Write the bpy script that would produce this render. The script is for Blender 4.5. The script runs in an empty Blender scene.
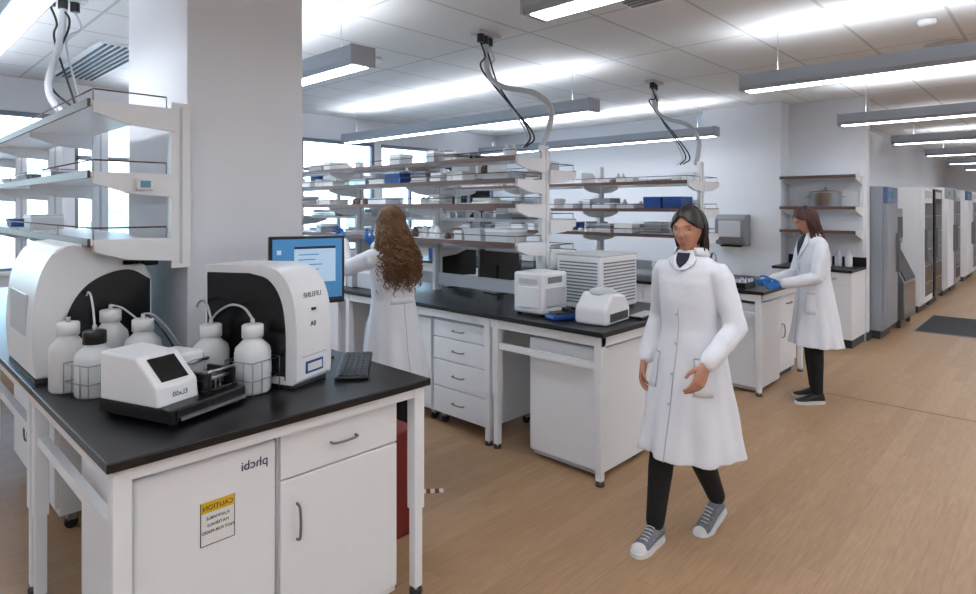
import bpy, bmesh, math, random
from mathutils import Vector, Matrix, noise
random.seed(7)
C=bpy.context; D=bpy.data
scn=C.scene
try:
    scn.view_settings.view_transform='Standard'
    scn.view_settings.look='None'
    scn.view_settings.exposure=1.15
except Exception as e: print(e)

# ---------------------------------------------------------------- materials
def lin(c):
    return tuple((x/12.92 if x<=0.04045 else ((x+0.055)/1.055)**2.4) for x in [v/255 for v in c])
MATS={}
def mat(name,rgb,rough=0.5,metal=0.0,bump=0.0,bscale=60,emit=0,spec=0.5,var=0.0,vscale=4,emitcol=None,coat=0):
    if name in MATS: return MATS[name]
    m=D.materials.new(name); m.use_nodes=True
    nt=m.node_tree; b=nt.nodes['Principled BSDF']
    col=lin(rgb)+(1,)
    b.inputs['Base Color'].default_value=col
    b.inputs['Roughness'].default_value=rough
    b.inputs['Metallic'].default_value=metal
    b.inputs['Specular IOR Level'].default_value=spec
    b.inputs['Coat Weight'].default_value=coat
    tc=nt.nodes.new('ShaderNodeTexCoord')
    if var>0:
        n=nt.nodes.new('ShaderNodeTexNoise'); n.inputs['Scale'].default_value=vscale
        nt.links.new(tc.outputs['Object'],n.inputs['Vector'])
        mx=nt.nodes.new('ShaderNodeMixRGB'); mx.inputs[1].default_value=tuple(c*(1-var) for c in col[:3])+(1,)
        mx.inputs[2].default_value=tuple(min(1,c*(1+var)) for c in col[:3])+(1,)
        nt.links.new(n.outputs['Fac'],mx.inputs[0]); nt.links.new(mx.outputs[0],b.inputs['Base Color'])
    if bump>0:
        n=nt.nodes.new('ShaderNodeTexNoise'); n.inputs['Scale'].default_value=bscale
        nt.links.new(tc.outputs['Object'],n.inputs['Vector'])
        bp=nt.nodes.new('ShaderNodeBump'); bp.inputs['Strength'].default_value=bump; bp.inputs['Distance'].default_value=0.01
        nt.links.new(n.outputs['Fac'],bp.inputs['Height']); nt.links.new(bp.outputs[0],b.inputs['Normal'])
    if emit>0:
        b.inputs['Emission Color'].default_value=(lin(emitcol)+(1,)) if emitcol else col
        b.inputs['Emission Strength'].default_value=emit
    MATS[name]=m; return m
WHITE=mat('white_painted_metal',(230,231,233),0.4)
WALL=mat('wall_paint',(226,229,235),0.8,bump=0.05,bscale=200)
BLACKTOP=mat('black_epoxy_top',(13,14,16),0.34,var=0.1,vscale=30)
BLACK=mat('black_plastic',(14,14,16),0.35)
GLOSSBLK=mat('gloss_black',(10,11,13),0.2)
DGREY=mat('dark_grey',(55,57,61),0.5)
LGREY=mat('light_grey_plastic',(190,193,197),0.45)
MGREY=mat('mid_grey',(126,129,134),0.5)
STEEL=mat('stainless_steel',(165,168,173),0.28,1.0)
HANDLE=mat('handle_metal',(125,127,130),0.35,0.8)
INSTR=mat('instrument_white',(228,230,233),0.35)
HDPE=mat('hdpe_bottle',(212,215,217),0.5)
BROWN=mat('shelf_edge_brown',(94,68,58),0.45)
BLUE=mat('blue_plastic',(28,72,142),0.4)
LBLUE=mat('glove_blue',(36,106,180),0.5)
RED=mat('red_biohazard',(112,26,22),0.5)
RUB=mat('rubber',(26,26,27),0.7)
YEL=mat('label_yellow',(218,176,34),0.6)
PAPER=mat('label_paper',(225,225,222),0.7)
INK=mat('ink',(26,28,42),0.6)
INKB=mat('ink_blue',(34,42,92),0.6)
FIXT=mat('fixture_aluminium',(160,167,177),0.4,0.1)
LENS=mat('fixture_lens',(244,248,255),0.5,emit=7.2)
UPL=mat('fixture_uplight',(244,248,255),0.5,emit=7.0)
FRAME=mat('window_frame',(130,138,150),0.4,0.4)
COAT=mat('lab_coat_cotton',(224,226,232),0.85,bump=0.15,bscale=35)
SEAM=mat('coat_seam',(180,183,193),0.9)
PANTS=mat('black_trousers',(18,18,22),0.85,bump=0.2,bscale=80)
SHOE=mat('patterned_canvas',(112,114,122),0.8,var=0.75,vscale=90)
SHOEB=mat('black_shoe',(15,15,17),0.5)
SOLE=mat('white_rubber_sole',(218,218,217),0.6)
SHIRT=mat('dark_shirt',(34,38,54),0.85)
SKIN=mat('skin',(200,148,124),0.55,var=0.05,vscale=20)
SKIN2=mat('skin_tan',(186,134,110),0.6,var=0.04,vscale=20)
LIP=mat('lips',(164,96,86),0.7)
EYEW=mat('eye_white',(200,198,195),0.3)
IRIS=mat('iris',(42,30,24),0.2)
HAIRC=mat('hair_curly_brown',(112,77,50),0.5,var=0.5,vscale=30)
HAIRR=mat('hair_auburn',(62,30,23),0.45,var=0.35,vscale=25)
HAIRD=mat('hair_dark',(32,21,18),0.45,var=0.3,vscale=25)
LCD=mat('lcd',(80,125,145),0.2,emit=0.1)
SCRB=mat('screen_blue',(62,118,164),.25,emit=.25); SCRW=mat('screen_window',(160,186,208),.25,emit=.25); SCRD=mat('screen_dark',(22,38,66),.25,emit=.15)
def glass_mat():
    m=D.materials.new('window_glass'); m.use_nodes=True; nt=m.node_tree
    for n in list(nt.nodes): nt.nodes.remove(n)
    o=nt.nodes.new('ShaderNodeOutputMaterial'); t=nt.nodes.new('ShaderNodeBsdfTransparent'); g=nt.nodes.new('ShaderNodeBsdfGlossy')
    t.inputs[0].default_value=(.82,.91,.97,1); g.inputs['Roughness'].default_value=.02
    f=nt.nodes.new('ShaderNodeFresnel'); mx=nt.nodes.new('ShaderNodeMixShader')
    nt.links.new(f.outputs[0],mx.inputs[0]); nt.links.new(t.outputs[0],mx.inputs[1]); nt.links.new(g.outputs[0],mx.inputs[2]); nt.links.new(mx.outputs[0],o.inputs[0])
    return m
GLASS=glass_mat()
def floor_mat():
    m=D.materials.new('oak_vinyl_floor'); m.use_nodes=True; nt=m.node_tree; b=nt.nodes['Principled BSDF']
    tc=nt.nodes.new('ShaderNodeTexCoord')
    br=nt.nodes.new('ShaderNodeTexBrick'); nt.links.new(tc.outputs['Object'],br.inputs['Vector'])
    br.inputs['Scale'].default_value=1.0; br.inputs['Brick Width'].default_value=1.2; br.inputs['Row Height'].default_value=.1
    br.inputs['Mortar Size'].default_value=.001; br.inputs['Mortar Smooth'].default_value=.3; br.inputs['Bias'].default_value=0
    br.inputs['Color1'].default_value=lin((172,140,107))+(1,); br.inputs['Color2'].default_value=lin((162,129,96))+(1,); br.inputs['Mortar'].default_value=lin((144,112,81))+(1,)
    mp2=nt.nodes.new('ShaderNodeMapping'); mp2.inputs['Scale'].default_value=(6.0,80,1); nt.links.new(tc.outputs['Object'],mp2.inputs[0])
    n=nt.nodes.new('ShaderNodeTexNoise'); n.inputs['Scale'].default_value=1.0; n.inputs['Detail'].default_value=6; nt.links.new(mp2.outputs[0],n.inputs['Vector'])
    r=nt.nodes.new('ShaderNodeValToRGB'); r.color_ramp.elements[0].position=.3; r.color_ramp.elements[0].color=(.84,.83,.81,1); r.color_ramp.elements[1].position=.7; r.color_ramp.elements[1].color=(1.07,1.06,1.05,1)
    nt.links.new(n.outputs['Fac'],r.inputs[0])
    mx=nt.nodes.new('ShaderNodeMixRGB'); mx.blend_type='MULTIPLY'; mx.inputs[0].default_value=1
    nt.links.new(br.outputs['Color'],mx.inputs[1]); nt.links.new(r.outputs[0],mx.inputs[2]); nt.links.new(mx.outputs[0],b.inputs['Base Color'])
    b.inputs['Roughness'].default_value=.42; b.inputs['Specular IOR Level'].default_value=.4
    return m
def ceil_mat():
    m=D.materials.new('acoustic_ceiling_tile'); m.use_nodes=True; nt=m.node_tree; b=nt.nodes['Principled BSDF']
    tc=nt.nodes.new('ShaderNodeTexCoord')
    br=nt.nodes.new('ShaderNodeTexBrick'); nt.links.new(tc.outputs['Object'],br.inputs['Vector'])
    br.offset=0; br.inputs['Scale'].default_value=1; br.inputs['Brick Width'].default_value=1.22; br.inputs['Row Height'].default_value=.61; br.inputs['Mortar Size'].default_value=.012; br.inputs['Mortar Smooth'].default_value=.1
    br.inputs['Color1'].default_value=lin((224,225,225))+(1,); br.inputs['Color2'].default_value=lin((220,221,221))+(1,); br.inputs['Mortar'].default_value=lin((190,191,192))+(1,)
    nt.links.new(br.outputs['Color'],b.inputs['Base Color'])
    n=nt.nodes.new('ShaderNodeTexNoise'); n.inputs['Scale'].default_value=120; nt.links.new(tc.outputs['Object'],n.inputs['Vector'])
    bp=nt.nodes.new('ShaderNodeBump'); bp.inputs['Strength'].default_value=.1; nt.links.new(n.outputs['Fac'],bp.inputs['Height']); nt.links.new(bp.outputs[0],b.inputs['Normal'])
    b.inputs['Roughness'].default_value=.9
    return m

# ---------------------------------------------------------------- builder
class B:
    def __init__(s,name): s.name=name; s.bm=bmesh.new(); s.mats=[]; s.M=Matrix()
    def mi(s,m):
        if m not in s.mats: s.mats.append(m)
        return s.mats.index(m)
    def at(s,loc=(0,0,0),rz=0,rx=0,ry=0):
        s.M=Matrix.Translation(loc)@Matrix.Rotation(math.radians(rz),4,'Z')@Matrix.Rotation(math.radians(ry),4,'Y')@Matrix.Rotation(math.radians(rx),4,'X'); return s
    def add(s,t,m,smooth=False):
        i=s.mi(m)
        bmesh.ops.recalc_face_normals(t,faces=t.faces)
        for f in t.faces: f.material_index=i; f.smooth=smooth
        bmesh.ops.transform(t,matrix=s.M,verts=t.verts)
        me=D.meshes.new('t'); t.to_mesh(me); t.free(); s.bm.from_mesh(me); D.meshes.remove(me)
    def box(s,x0,x1,y0,y1,z0,z1,m,bev=0,seg=2,smooth=False):
        t=bmesh.new(); bmesh.ops.create_cube(t,size=1)
        for v in t.verts: v.co=Vector(((x0+x1)/2+v.co.x*(x1-x0),(y0+y1)/2+v.co.y*(y1-y0),(z0+z1)/2+v.co.z*(z1-z0)))
        if bev>0: bmesh.ops.bevel(t,geom=t.edges[:],offset=bev,segments=seg,affect='EDGES',profile=.5)
        s.add(t,m,smooth)
    def cyl(s,c,r,h,m,axis='z',r2=None,seg=24,smooth=True):
        t=bmesh.new(); r2=r if r2 is None else r2
        bmesh.ops.create_cone(t,cap_ends=True,segments=seg,radius1=r,radius2=r2,depth=h)
        for v in t.verts: v.co.z+=h/2
        if axis=='x': bmesh.ops.rotate(t,matrix=Matrix.Rotation(math.pi/2,3,'Y'),verts=t.verts)
        if axis=='y': bmesh.ops.rotate(t,matrix=Matrix.Rotation(-math.pi/2,3,'X'),verts=t.verts)
        bmesh.ops.translate(t,vec=Vector(c),verts=t.verts)
        s.add(t,m,False)
    def prism(s,pts,lo,hi,m,plane='yz',bev=0,seg=3):
        t=bmesh.new()
        def P(a,b,c):
            return {'yz':Vector((c,a,b)),'xz':Vector((a,c,b)),'xy':Vector((a,b,c))}[plane]
        f0=[t.verts.new(P(a,b,lo)) for a,b in pts]; f1=[t.verts.new(P(a,b,hi)) for a,b in pts]
        t.faces.new(f0); t.faces.new(f1[::-1]); n=len(pts)
        for i in range(n): t.faces.new((f0[i],f0[(i+1)%n],f1[(i+1)%n],f1[i]))
        if bev>0: bmesh.ops.bevel(t,geom=t.edges[:],offset=bev,segments=seg,affect='EDGES',profile=.5)
        s.add(t,m)
    def loft(s,rings,m,smooth=True,closed=True):
        t=bmesh.new(); R=[[t.verts.new(p) for p in r] for r in rings]; n=len(rings[0])
        for a,b in zip(R[:-1],R[1:]):
            for i in range(n): t.faces.new((a[i],a[(i+1)%n],b[(i+1)%n],b[i]))
        if closed: t.faces.new(R[0][::-1]); t.faces.new(R[-1])
        s.add(t,m,smooth)
    def rev(s,prof,c,m,seg=28):
        s.loft([[Vector((c[0]+r*math.cos(2*math.pi*i/seg),c[1]+r*math.sin(2*math.pi*i/seg),c[2]+z)) for i in range(seg)] for r,z in prof],m)
    def tube(s,pts,rad,m,seg=10,rnd=False,flat=1.0):
        pts=[Vector(p) for p in pts]; n=len(pts)
        if not isinstance(rad,(list,tuple)): rad=[rad]*n
        rad=list(rad)
        if rnd:
            d0=(pts[0]-pts[1]).normalized(); d1=(pts[-1]-pts[-2]).normalized()
            pts=[pts[0]+d0*rad[0]*.95,pts[0]+d0*rad[0]*.6]+pts+[pts[-1]+d1*rad[-1]*.6,pts[-1]+d1*rad[-1]*.95]
            rad=[rad[0]*.3,rad[0]*.8]+rad+[rad[-1]*.8,rad[-1]*.3]; n=len(pts)
        T=[]
        for i in range(n):
            a=pts[max(0,i-1)]; b=pts[min(n-1,i+1)]; T.append((b-a).normalized())
        up=Vector((0,0,1)) if abs(T[0].z)<.9 else Vector((1,0,0))
        N=(up-T[0]*up.dot(T[0])).normalized(); rings=[]
        for i in range(n):
            N=(N-T[i]*N.dot(T[i])).normalized(); Bn=T[i].cross(N)
            rings.append([pts[i]+(N*math.cos(2*math.pi*k/seg)*flat+Bn*math.sin(2*math.pi*k/seg))*rad[i] for k in range(seg)])
        s.loft(rings,m)
    def sph(s,c,r,m,u=20,v=12):
        t=bmesh.new(); bmesh.ops.create_uvsphere(t,u_segments=u,v_segments=v,radius=1)
        if not isinstance(r,(list,tuple)): r=(r,r,r)
        for w in t.verts: w.co=Vector((c[0]+w.co.x*r[0],c[1]+w.co.y*r[1],c[2]+w.co.z*r[2]))
        s.add(t,m,True)
    def done(s,loc=(0,0,0),rz=0,parent=None,rx=0,ry=0):
        me=D.meshes.new(s.name); s.bm.to_mesh(me); s.bm.free()
        for m in s.mats: me.materials.append(m)
        o=D.objects.new(s.name,me); C.collection.objects.link(o)
        o.location=loc; o.rotation_euler=(math.radians(rx),math.radians(ry),math.radians(rz))
        if parent: o.parent=parent
        return o
def text(s,parent,loc,size,m,rot=(90,0,0),mirror=True):
    cu=D.curves.new('label_text','FONT'); cu.body=s; cu.size=size; cu.align_x='CENTER'; cu.extrude=.0004
    cu.materials.append(m); o=D.objects.new('label_text',cu); C.collection.objects.link(o)
    o.location=loc; o.rotation_euler=[math.radians(a) for a in rot]; o.scale=(-1 if mirror else 1,1,1); o.parent=parent
    return o
def spline(pts,n=12):
    pts=[Vector(p) for p in pts]; out=[]
    P=[pts[0]*2-pts[1]]+pts+[pts[-1]*2-pts[-2]]
    for i in range(1,len(P)-2):
        for k in range(n):
            t=k/n; a,b,c,d=P[i-1],P[i],P[i+1],P[i+2]
            out.append(.5*((2*b)+(c-a)*t+(2*a-5*b+4*c-d)*t*t+(3*b-a-3*c+d)*t**3))
    out.append(pts[-1]); return out

CH=3.0; XL=-5.5; YR=-5.5
# ---------------------------------------------------------------- room
b=B('floor'); b.box(XL,22,YR,8.15,-.1,0,floor_mat()); b.done()
b=B('ceiling'); b.box(XL,22,YR,8.15,CH,CH+.1,ceil_mat()); b.done()
b=B('wall_left'); b.box(XL-.15,XL,YR,8.15,-.1,CH+.1,WALL); b.done()
b=B('wall_rear'); b.box(XL-.15,22.15,YR-.15,YR,-.1,CH+.1,WALL); b.done()
b=B('wall_end'); b.box(22,22.15,YR,8.15,-.1,CH+.1,WALL); b.done()
b=B('wall_partition'); b.box(8.6,8.75,1.8,8.0,0,CH,WALL); b.box(8.3,8.6,2.7,3.75,0,CH,WALL); b.done()
b=B('wall_corridor'); b.box(8.75,22,2.6,2.75,0,CH,WALL); b.done()
b=B('baseboard_partition'); b.box(8.58,8.77,1.785,1.8,0,.1,DGREY); b.done()
b=B('structural_column'); b.box(1.1,1.7,3.02,3.9,0,CH,WALL,.006); b.done()
WY=8.0
b=B('wall_window'); b.box(XL,8.6,WY,WY+.15,0,.95,WALL); b.box(XL,8.6,WY,WY+.15,2.65,CH,WALL); b.box(XL,-2.5,WY,WY+.15,.95,2.65,WALL)
xs=[-2.5+i*1.3875 for i in range(9)]
for x in xs: b.box(x-.06,x+.06,WY,WY+.15,.95,2.65,WALL)
b.done()
for i in range(8):
    b=B('window_%d'%(i+1)); x0=xs[i]+.06; x1=xs[i+1]-.06; y=WY+.03
    for (a,c,z0,z1) in ((x0,x1,.95,1.0),(x0,x1,2.6,2.65),(x0,x1,2.17,2.22),(x0,x0+.04,1.0,2.6),(x1-.04,x1,1.0,2.6),((x0+x1)/2-.02,(x0+x1)/2+.02,1.0,2.17)):
        b.box(a,c,y,y+.06,z0,z1,FRAME)
    b.box(x0+.03,x1-.03,y+.025,y+.031,1.0,2.6,GLASS); b.done()
b=B('trim_1'); b.box(XL,8.6,WY-.06,WY,.93,.97,WHITE); b.done()
GR=mat('pale_pavement',(205,208,200),.9,var=.1,vscale=2); LEAF=mat('foliage',(160,174,152),.8,var=.4,vscale=3); BARK=mat('bark',(150,140,128),.9)
b=B('ground_outside'); b.box(-40,50,8.2,70,-1.2,-1.0,GR); b.done()
for i in range(8):
    b=B('tree'); x=-20+i*5.5+random.uniform(-.8,.8); y=random.uniform(24,32)
    b.tube([(0,0,-1.02),(0.05,0,.4),(.1,.1,1.6)],[.18,.13,.09],BARK)
    for k in range(5):
        t=bmesh.new(); bmesh.ops.create_icosphere(t,subdivisions=3,radius=1)
        c=Vector((random.uniform(-.9,.9),random.uniform(-.7,.7),random.uniform(.3,1.8))); r=random.uniform(.7,1.1)
        for v in t.verts: v.co=c+v.co*r*(1+.35*noise.noise(v.co*2.5+c))
        b.add(t,LEAF,True)
    b.done((x,y,0))

# ---------------------------------------------------------------- lights
def fixture(x,y0,y1,z=2.54):
    b=B('linear_pendant_light')
    b.prism([(-.09,z+.12),(-.09,z+.03),(-.07,z),(.07,z),(.09,z+.03),(.09,z+.12),(.075,z+.12),(.075,z+.05),(-.075,z+.05),(-.075,z+.12)],y0,y1,FIXT,'xz')
    b.box(-.06,.06,y0+.03,y1-.03,z-.004,z+.001,LENS)
    b.box(-.065,.065,y0+.02,y1-.02,z+.055,z+.085,UPL)
    for e in (y0,y1): b.box(-.092,.092,e-.006,e+.006,z,z+.125,FIXT)
    for yy in (y0+.25,y1-.25):
        b.box(-.09,.09,yy-.01,yy+.01,z+.1,z+.12,FIXT)
        b.tube([(0,yy,z+.11),(0,yy,CH-.01)],.0025,STEEL,6); b.cyl((0,yy,CH-.015),.03,.015,WHITE)
    b.done((x,0,0))
for x in (-2.95,-.35,2.25,4.85,7.6,10.4,13.2,16.0,18.8): fixture(x,-4.9,1.85)  # leftmost rows and lengths behind the camera: unseen, added as fill light
for x in (2.25,4.85): fixture(x,3.25,7.4)
fixture(7.6,3.25,7.4)
fixture(.55,3.1,7.2); fixture(-2.3,3.1,7.2)
def disc(name,x,y,r,h=.02,m=WHITE):
    b=B(name); b.rev([(r*.3,CH-h),(r*.8,CH-h),(r,CH-h*.5),(r,CH-.0005)],(0,0,0),m); b.done((x,y,0))
disc('smoke_detector',3.3,4.6,.07,.04); disc('ceiling_speaker',6.3,.75,.15,.015,LGREY); disc('smoke_detector',5.4,.75,.06,.04)
def vent(name,x,y,w,l,m):
    b=B(name); b.box(-w/2,w/2,-l/2,l/2,CH-.02,CH-.0005,WHITE)
    for k in range(int(w/.05)-1): b.box(-w/2+.04+k*.05,-w/2+.06+k*.05,-l/2+.03,l/2-.03,CH-.028,CH-.018,m)
    b.done((x,y,0))
vent('ceiling_air_vent',1.6,6.6,.4,1.8,DGREY); vent('ceiling_air_vent',3.4,1.6,.58,1.1,MGREY)

# ---------------------------------------------------------------- bench parts
def leg(b,x,y,top=.88):
    b.box(x-.026,x+.026,y-.026,y+.026,.36,top,WHITE,.003); b.box(x-.02,x+.02,y-.02,y+.02,.03,.38,WHITE,.002)
    b.cyl((x,y,.0),.028,.012,DGREY); b.cyl((x,y,.012),.008,.03,STEEL,seg=10)
def shelf(b,xs,side,y0,y1,z,depth=.37,rail=True,supports=()):
    xo=xs+side*depth; xa,xb=min(xs+side*.04,xo),max(xs+side*.04,xo)
    b.box(xa,xb,y0,y1,z-.022,z,WHITE)
    b.box(min(xo,xo+side*.012),max(xo,xo+side*.012),y0,y1,z-.028,z+.006,BROWN)
    for yy in [y0]+list(supports)+[y1]:
        b.prism([(xs+side*.03,z-.002),(xo-side*.01,z-.002),(xo-side*.01,z-.05),(xs+side*.22,z-.09),(xs+side*.03,z-.105)],yy-.014,yy+.012,WHITE,'xz')
    if rail:
        xr=xo-side*.012
        b.tube([(xs+side*.06,y0+.01,z+.05),(xr,y0+.01,z+.05),(xr,y1-.01,z+.05),(xs+side*.06,y1-.01,z+.05)],.0035,BROWN,6)
        n=max(2,int((y1-y0)/.6))
        for k in range(n+1):
            yy=y0+.01+(y1-y0-.02)*k/n; b.tube([(xr,yy,z),(xr,yy,z+.05)],.003,STEEL,6)
        b.tube([(xs+side*.06,y0+.01,z),(xs+side*.06,y0+.01,z+.05)],.003,STEEL,6)
def uprights(b,xs,ys,z0=.91,z1=2.12,z00=None):
    for i,y in enumerate(ys):
        zz=z00 if (i==0 and z00) else z0
        b.box(xs-.042,xs+.042,y-.02,y+.02,zz,z1,WHITE,.002)
        b.box(xs-.006,xs+.006,y-.022,y-.018,zz+.02,z1-.02,LGREY)
def cabinet(b,w,h,d,rows,doors=1,base=.06,cast=False):
    b.box(0,w,.02,d,base,h,WHITE,.003)
    if cast:
        for x in (.05,w-.05):
            for y in (.08,d-.06): 
                b.cyl((x-.012,y,.03),.03,.024,RUB,'x'); b.box(x-.02,x+.02,y-.02,y+.02,.045,base+.005,STEEL)
    else: b.box(.01,w-.01,.05,d-.02,0,base,DGREY)
    z=h-.006
    for k,(rh,kind) in enumerate(rows):
        z0=z-rh+.006
        if kind=='drawer':
            b.box(.006,w-.006,0,.02,z0,z,WHITE,.004); pulls=[(w/2,(z+z0)/2,'h')]
        else:
            for j in range(doors):
                a=.006+(w-.012)*j/doors; c=.006+(w-.012)*(j+1)/doors-(.006 if j<doors-1 else 0)
                b.box(a,c,0,.02,z0,z,WHITE,.004)
            pulls=[(.07 if doors==1 else w/2-.05,z-.16,'v')]+([(w/2+.05,z-.16,'v')] if doors>1 else [])
        for px,pz,kd in pulls:
            if kd=='h': b.tube(spline([(px-.055,.002,pz),(px-.05,-.022,pz),(px,-.028,pz),(px+.05,-.022,pz),(px+.055,.002,pz)],4),.005,HANDLE,8)
            else: b.tube(spline([(px,.002,pz-.065),(px,-.022,pz-.055),(px,-.028,pz),(px,-.022,pz+.055),(px,.002,pz+.065)],4),.005,HANDLE,8)
        z=z0-.006

# bench 1
b=B('lab_bench'); X0,X1,Y0=.5,1.71,1.97
b.box(X0,X1,Y0,3.015,.88,.91,BLACKTOP,.004); b.box(X0,1.095,3.016,7.0,.88,.91,BLACKTOP,.004); b.box(1.1,X1,3.905,7.0,.88,.91,BLACKTOP,.004)
b.box(X0+.024,X1-.024,Y0+.024,Y0+.05,.838,.8805,WHITE); b.box(X0+.024,X0+.05,Y0+.05,7.0,.82,.8805,WHITE); b.box(X1-.05,X1-.024,Y0+.05,3.0,.82,.8805,WHITE)
for (x,y) in ((X0+.046,Y0+.046),(X1-.046,Y0+.046),(X0+.046,3.1),(X1-.046,2.95),(X0+.046,3.2),(X0+.046,4.3),(X0+.046,5.5),(X0+.046,6.9)): leg(b,x,y)
b.box(X0+.03,X0+.06,Y0+.07,3.07,.66,.70,WHITE); b.box(X0+.03,X0+.06,3.23,4.27,.66,.70,WHITE)
uprights(b,1.055,[2.99,4.3,5.5,6.8],z00=1.36)
for z in (2.09,1.79,1.50): shelf(b,1.055,-1,2.97,6.85,z,.36,supports=(4.3,5.5))
b.box(.86,.93,2.935,2.957,1.715,1.765,WHITE,.004); b.box(.875,.915,2.932,2.936,1.725,1.755,LCD)
b.done()
def fridge(name,w,h,d,loc,rz):
    b=B(name)
    b.box(0,w,.045,d,.03,h,WHITE,.01,3); b.box(.0,w,0,.04,.05,h-.002,WHITE,.012,3)
    b.box(.01,w-.01,.03,.06,.02,.06,LGREY); b.box(.01,w-.01,.038,.048,.05,h-.01,DGREY)
    b.box(.05,w-.05,.005,.035,h-.003,h+.004,LGREY,.002)
    for x in (.05,w-.05):
        for y in (.1,d-.08): b.cyl((x,y,0),.02,.035,RUB)
    return b.done(loc,rz)
o=fridge('undercounter_freezer',.455,.82,.6,(.585,2.03,0),0)
text('phcbi',o,(.375,-.003,.745),.045,INKB)
b=B('caution_label'); b.box(-.055,.055,-.002,0,-.07,.07,PAPER); b.box(-.055,.055,-.003,-.001,.035,.07,YEL)
for s in (-1,1): b.box(s*.055-.001,s*.055+.001,-.003,0,-.07,.07,INK)
b.box(-.055,.055,-.003,0,-.071,-.069,INK)
lb=b.done((.25,-.0005,.61),0,o)
text('CAUTION',lb,(0,-.004,.044),.022,INK)
for k,s in enumerate(('FLAMMABLE','MATERIALS','NOT FOR FOOD')): text(s,lb,(0,-.004,.012-k*.022),.014,INK)
b=B('base_cabinet'); cabinet(b,.53,.835,.58,[(.17,'drawer'),(.6,'door')],1,.03); b.done((1.05,2.03,0))
b=B('mobile_cabinet'); cabinet(b,1.1,.70,.36,[(.15,'drawer'),(.42,'door')],2,.09,True); b.done((.70,4.75,0),-90)
b=B('biohazard_bin'); b.prism([(-.11,0),(.11,0),(.13,.5),(-.13,.5)],-.13,.13,RED,'xz',.01); b.box(-.14,.14,-.14,.14,.5,.53,RED,.008); b.done((1.84,2.52,0))
b=B('floor_marking_tape')
for k in range(5): b.box(k*.05,k*.05+.025,0,.05,0.0005,.003,RED); b.box(k*.05+.025,k*.05+.05,0,.05,.0005,.003,PAPER)
b.done((2.16,2.76,0),-40)
def island(name,x0,x1,y0,y1,ys0,L,R,seg_legs,cross=True):
    xc=(x0+x1)/2; b=B(name)
    b.box(x0,x1,y0,y1,.88,.91,BLACKTOP,.004)
    b.box(x0+.024,x1-.024,y0+.024,y0+.05,.82,.8805,WHITE); b.box(x0+.024,x0+.05,y0+.05,y1,.82,.8805,WHITE); b.box(x1-.05,x1-.024,y0+.05,y1,.82,.8805,WHITE)
    for y in seg_legs:
        leg(b,x0+.046,y); leg(b,x1-.046,y)
    if cross:
        b.box(x0+.03,x0+.06,seg_legs[0],seg_legs[1],.68,.72,WHITE); b.box(x1-.06,x1-.03,seg_legs[0],seg_legs[1],.68,.72,WHITE)
    ups=[ys0+.03]; 
    while ups[-1]<y1-1.3: ups.append(ups[-1]+1.2)
    uprights(b,xc,ups,.91,2.1)
    for z in L: shelf(b,xc,-1,ys0,y1-.1,z,.36,supports=ups[1:])
    for z in R: shelf(b,xc,1,ys0,y1-.1,z,.36,supports=ups[1:])
    b.box(xc-.015,xc+.015,ys0+.05,y1-.1,.96,1.06,LGREY)
    return b.done()
L2=(2.0,1.84,1.66,1.38); R2=(1.92,1.54,1.3)
island('lab_bench',3.0,4.2,1.95,6.9,2.83,L2,R2,[2.0,2.82,2.9,4.6,6.0])
L3=(1.9,1.62,1.36); R3=(1.9,1.62,1.36)
island('lab_bench',5.4,6.6,1.9,6.9,2.7,L3,R3,[1.95,3.1,4.6,6.0])
b=B('drawer_cabinet'); cabinet(b,.56,.80,.55,[(.13,'drawer'),(.17,'drawer'),(.2,'drawer'),(.2,'drawer')],1,.09,True); b.done((3.06,3.50,0),-90)
b=B('base_cabinet'); cabinet(b,.75,.80,.55,[(.68,'door')],2,.09,True); b.done((3.06,4.27,0),-90)
b=B('base_cabinet'); cabinet(b,.9,.80,.55,[(.68,'door')],2,.09,True); b.done((3.06,5.7,0),-90)
fridge('undercounter_freezer',.54,.79,.55,(3.09,2.575,0),-90)
fridge('undercounter_freezer',.5,.79,.5,(3.67,2.05,0),0)
fridge('undercounter_freezer',.5,.79,.55,(5.48,2.47,0),-90)
b=B('base_cabinet'); cabinet(b,.5,.8,.5,[(.17,'drawer'),(.5,'door')],1,.06); b.done((6.05,1.98,0))
b=B('wall_counter'); b.box(7.93,8.595,1.8,2.69,.88,.91,BLACKTOP,.004); b.box(8.57,8.598,1.8,2.69,.91,1.02,BLACKTOP)
b.at((7.95,2.68,0),-90); cabinet(b,.44,.88,.63,[(.15,'drawer'),(.62,'door')],1,.1); b.at((7.95,2.25,0),-90); cabinet(b,.44,.88,.63,[(.15,'drawer'),(.62,'door')],1,.1); b.done()
b=B('wall_shelf_unit')
for z in (1.35,1.64,2.02):
    b.box(8.2,8.58,1.83,2.68,z-.02,z,WHITE); b.box(8.185,8.2,1.83,2.68,z-.03,z+.008,BROWN)
    for y in (1.85,2.66): b.prism([(8.58,z-.02),(8.25,z-.02),(8.25,z-.04),(8.58,z-.12)],y-.012,y+.012,WHITE,'xz')
for y in (1.85,2.66): b.box(8.575,8.599,y-.02,y+.02,1.1,2.1,WHITE)
b.done()
b=B('stock_pot'); b.rev([(.17,0),(.18,.01),(.18,.17),(.187,.175),(.187,.185),(.17,.187),(.15,.2),(.02,.21)],(0,0,0),STEEL)
for s in (-1,1): b.tube(spline([(-.04,s*.18,.12),(-.035,s*.215,.13),(.035,s*.215,.13),(.04,s*.18,.12)],4),.006,STEEL)
b.tube(spline([(-.03,0,.208),(-.02,0,.24),(.02,0,.24),(.03,0,.208)],4),.006,STEEL)
b.done((8.385,2.2,1.641))
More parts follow.
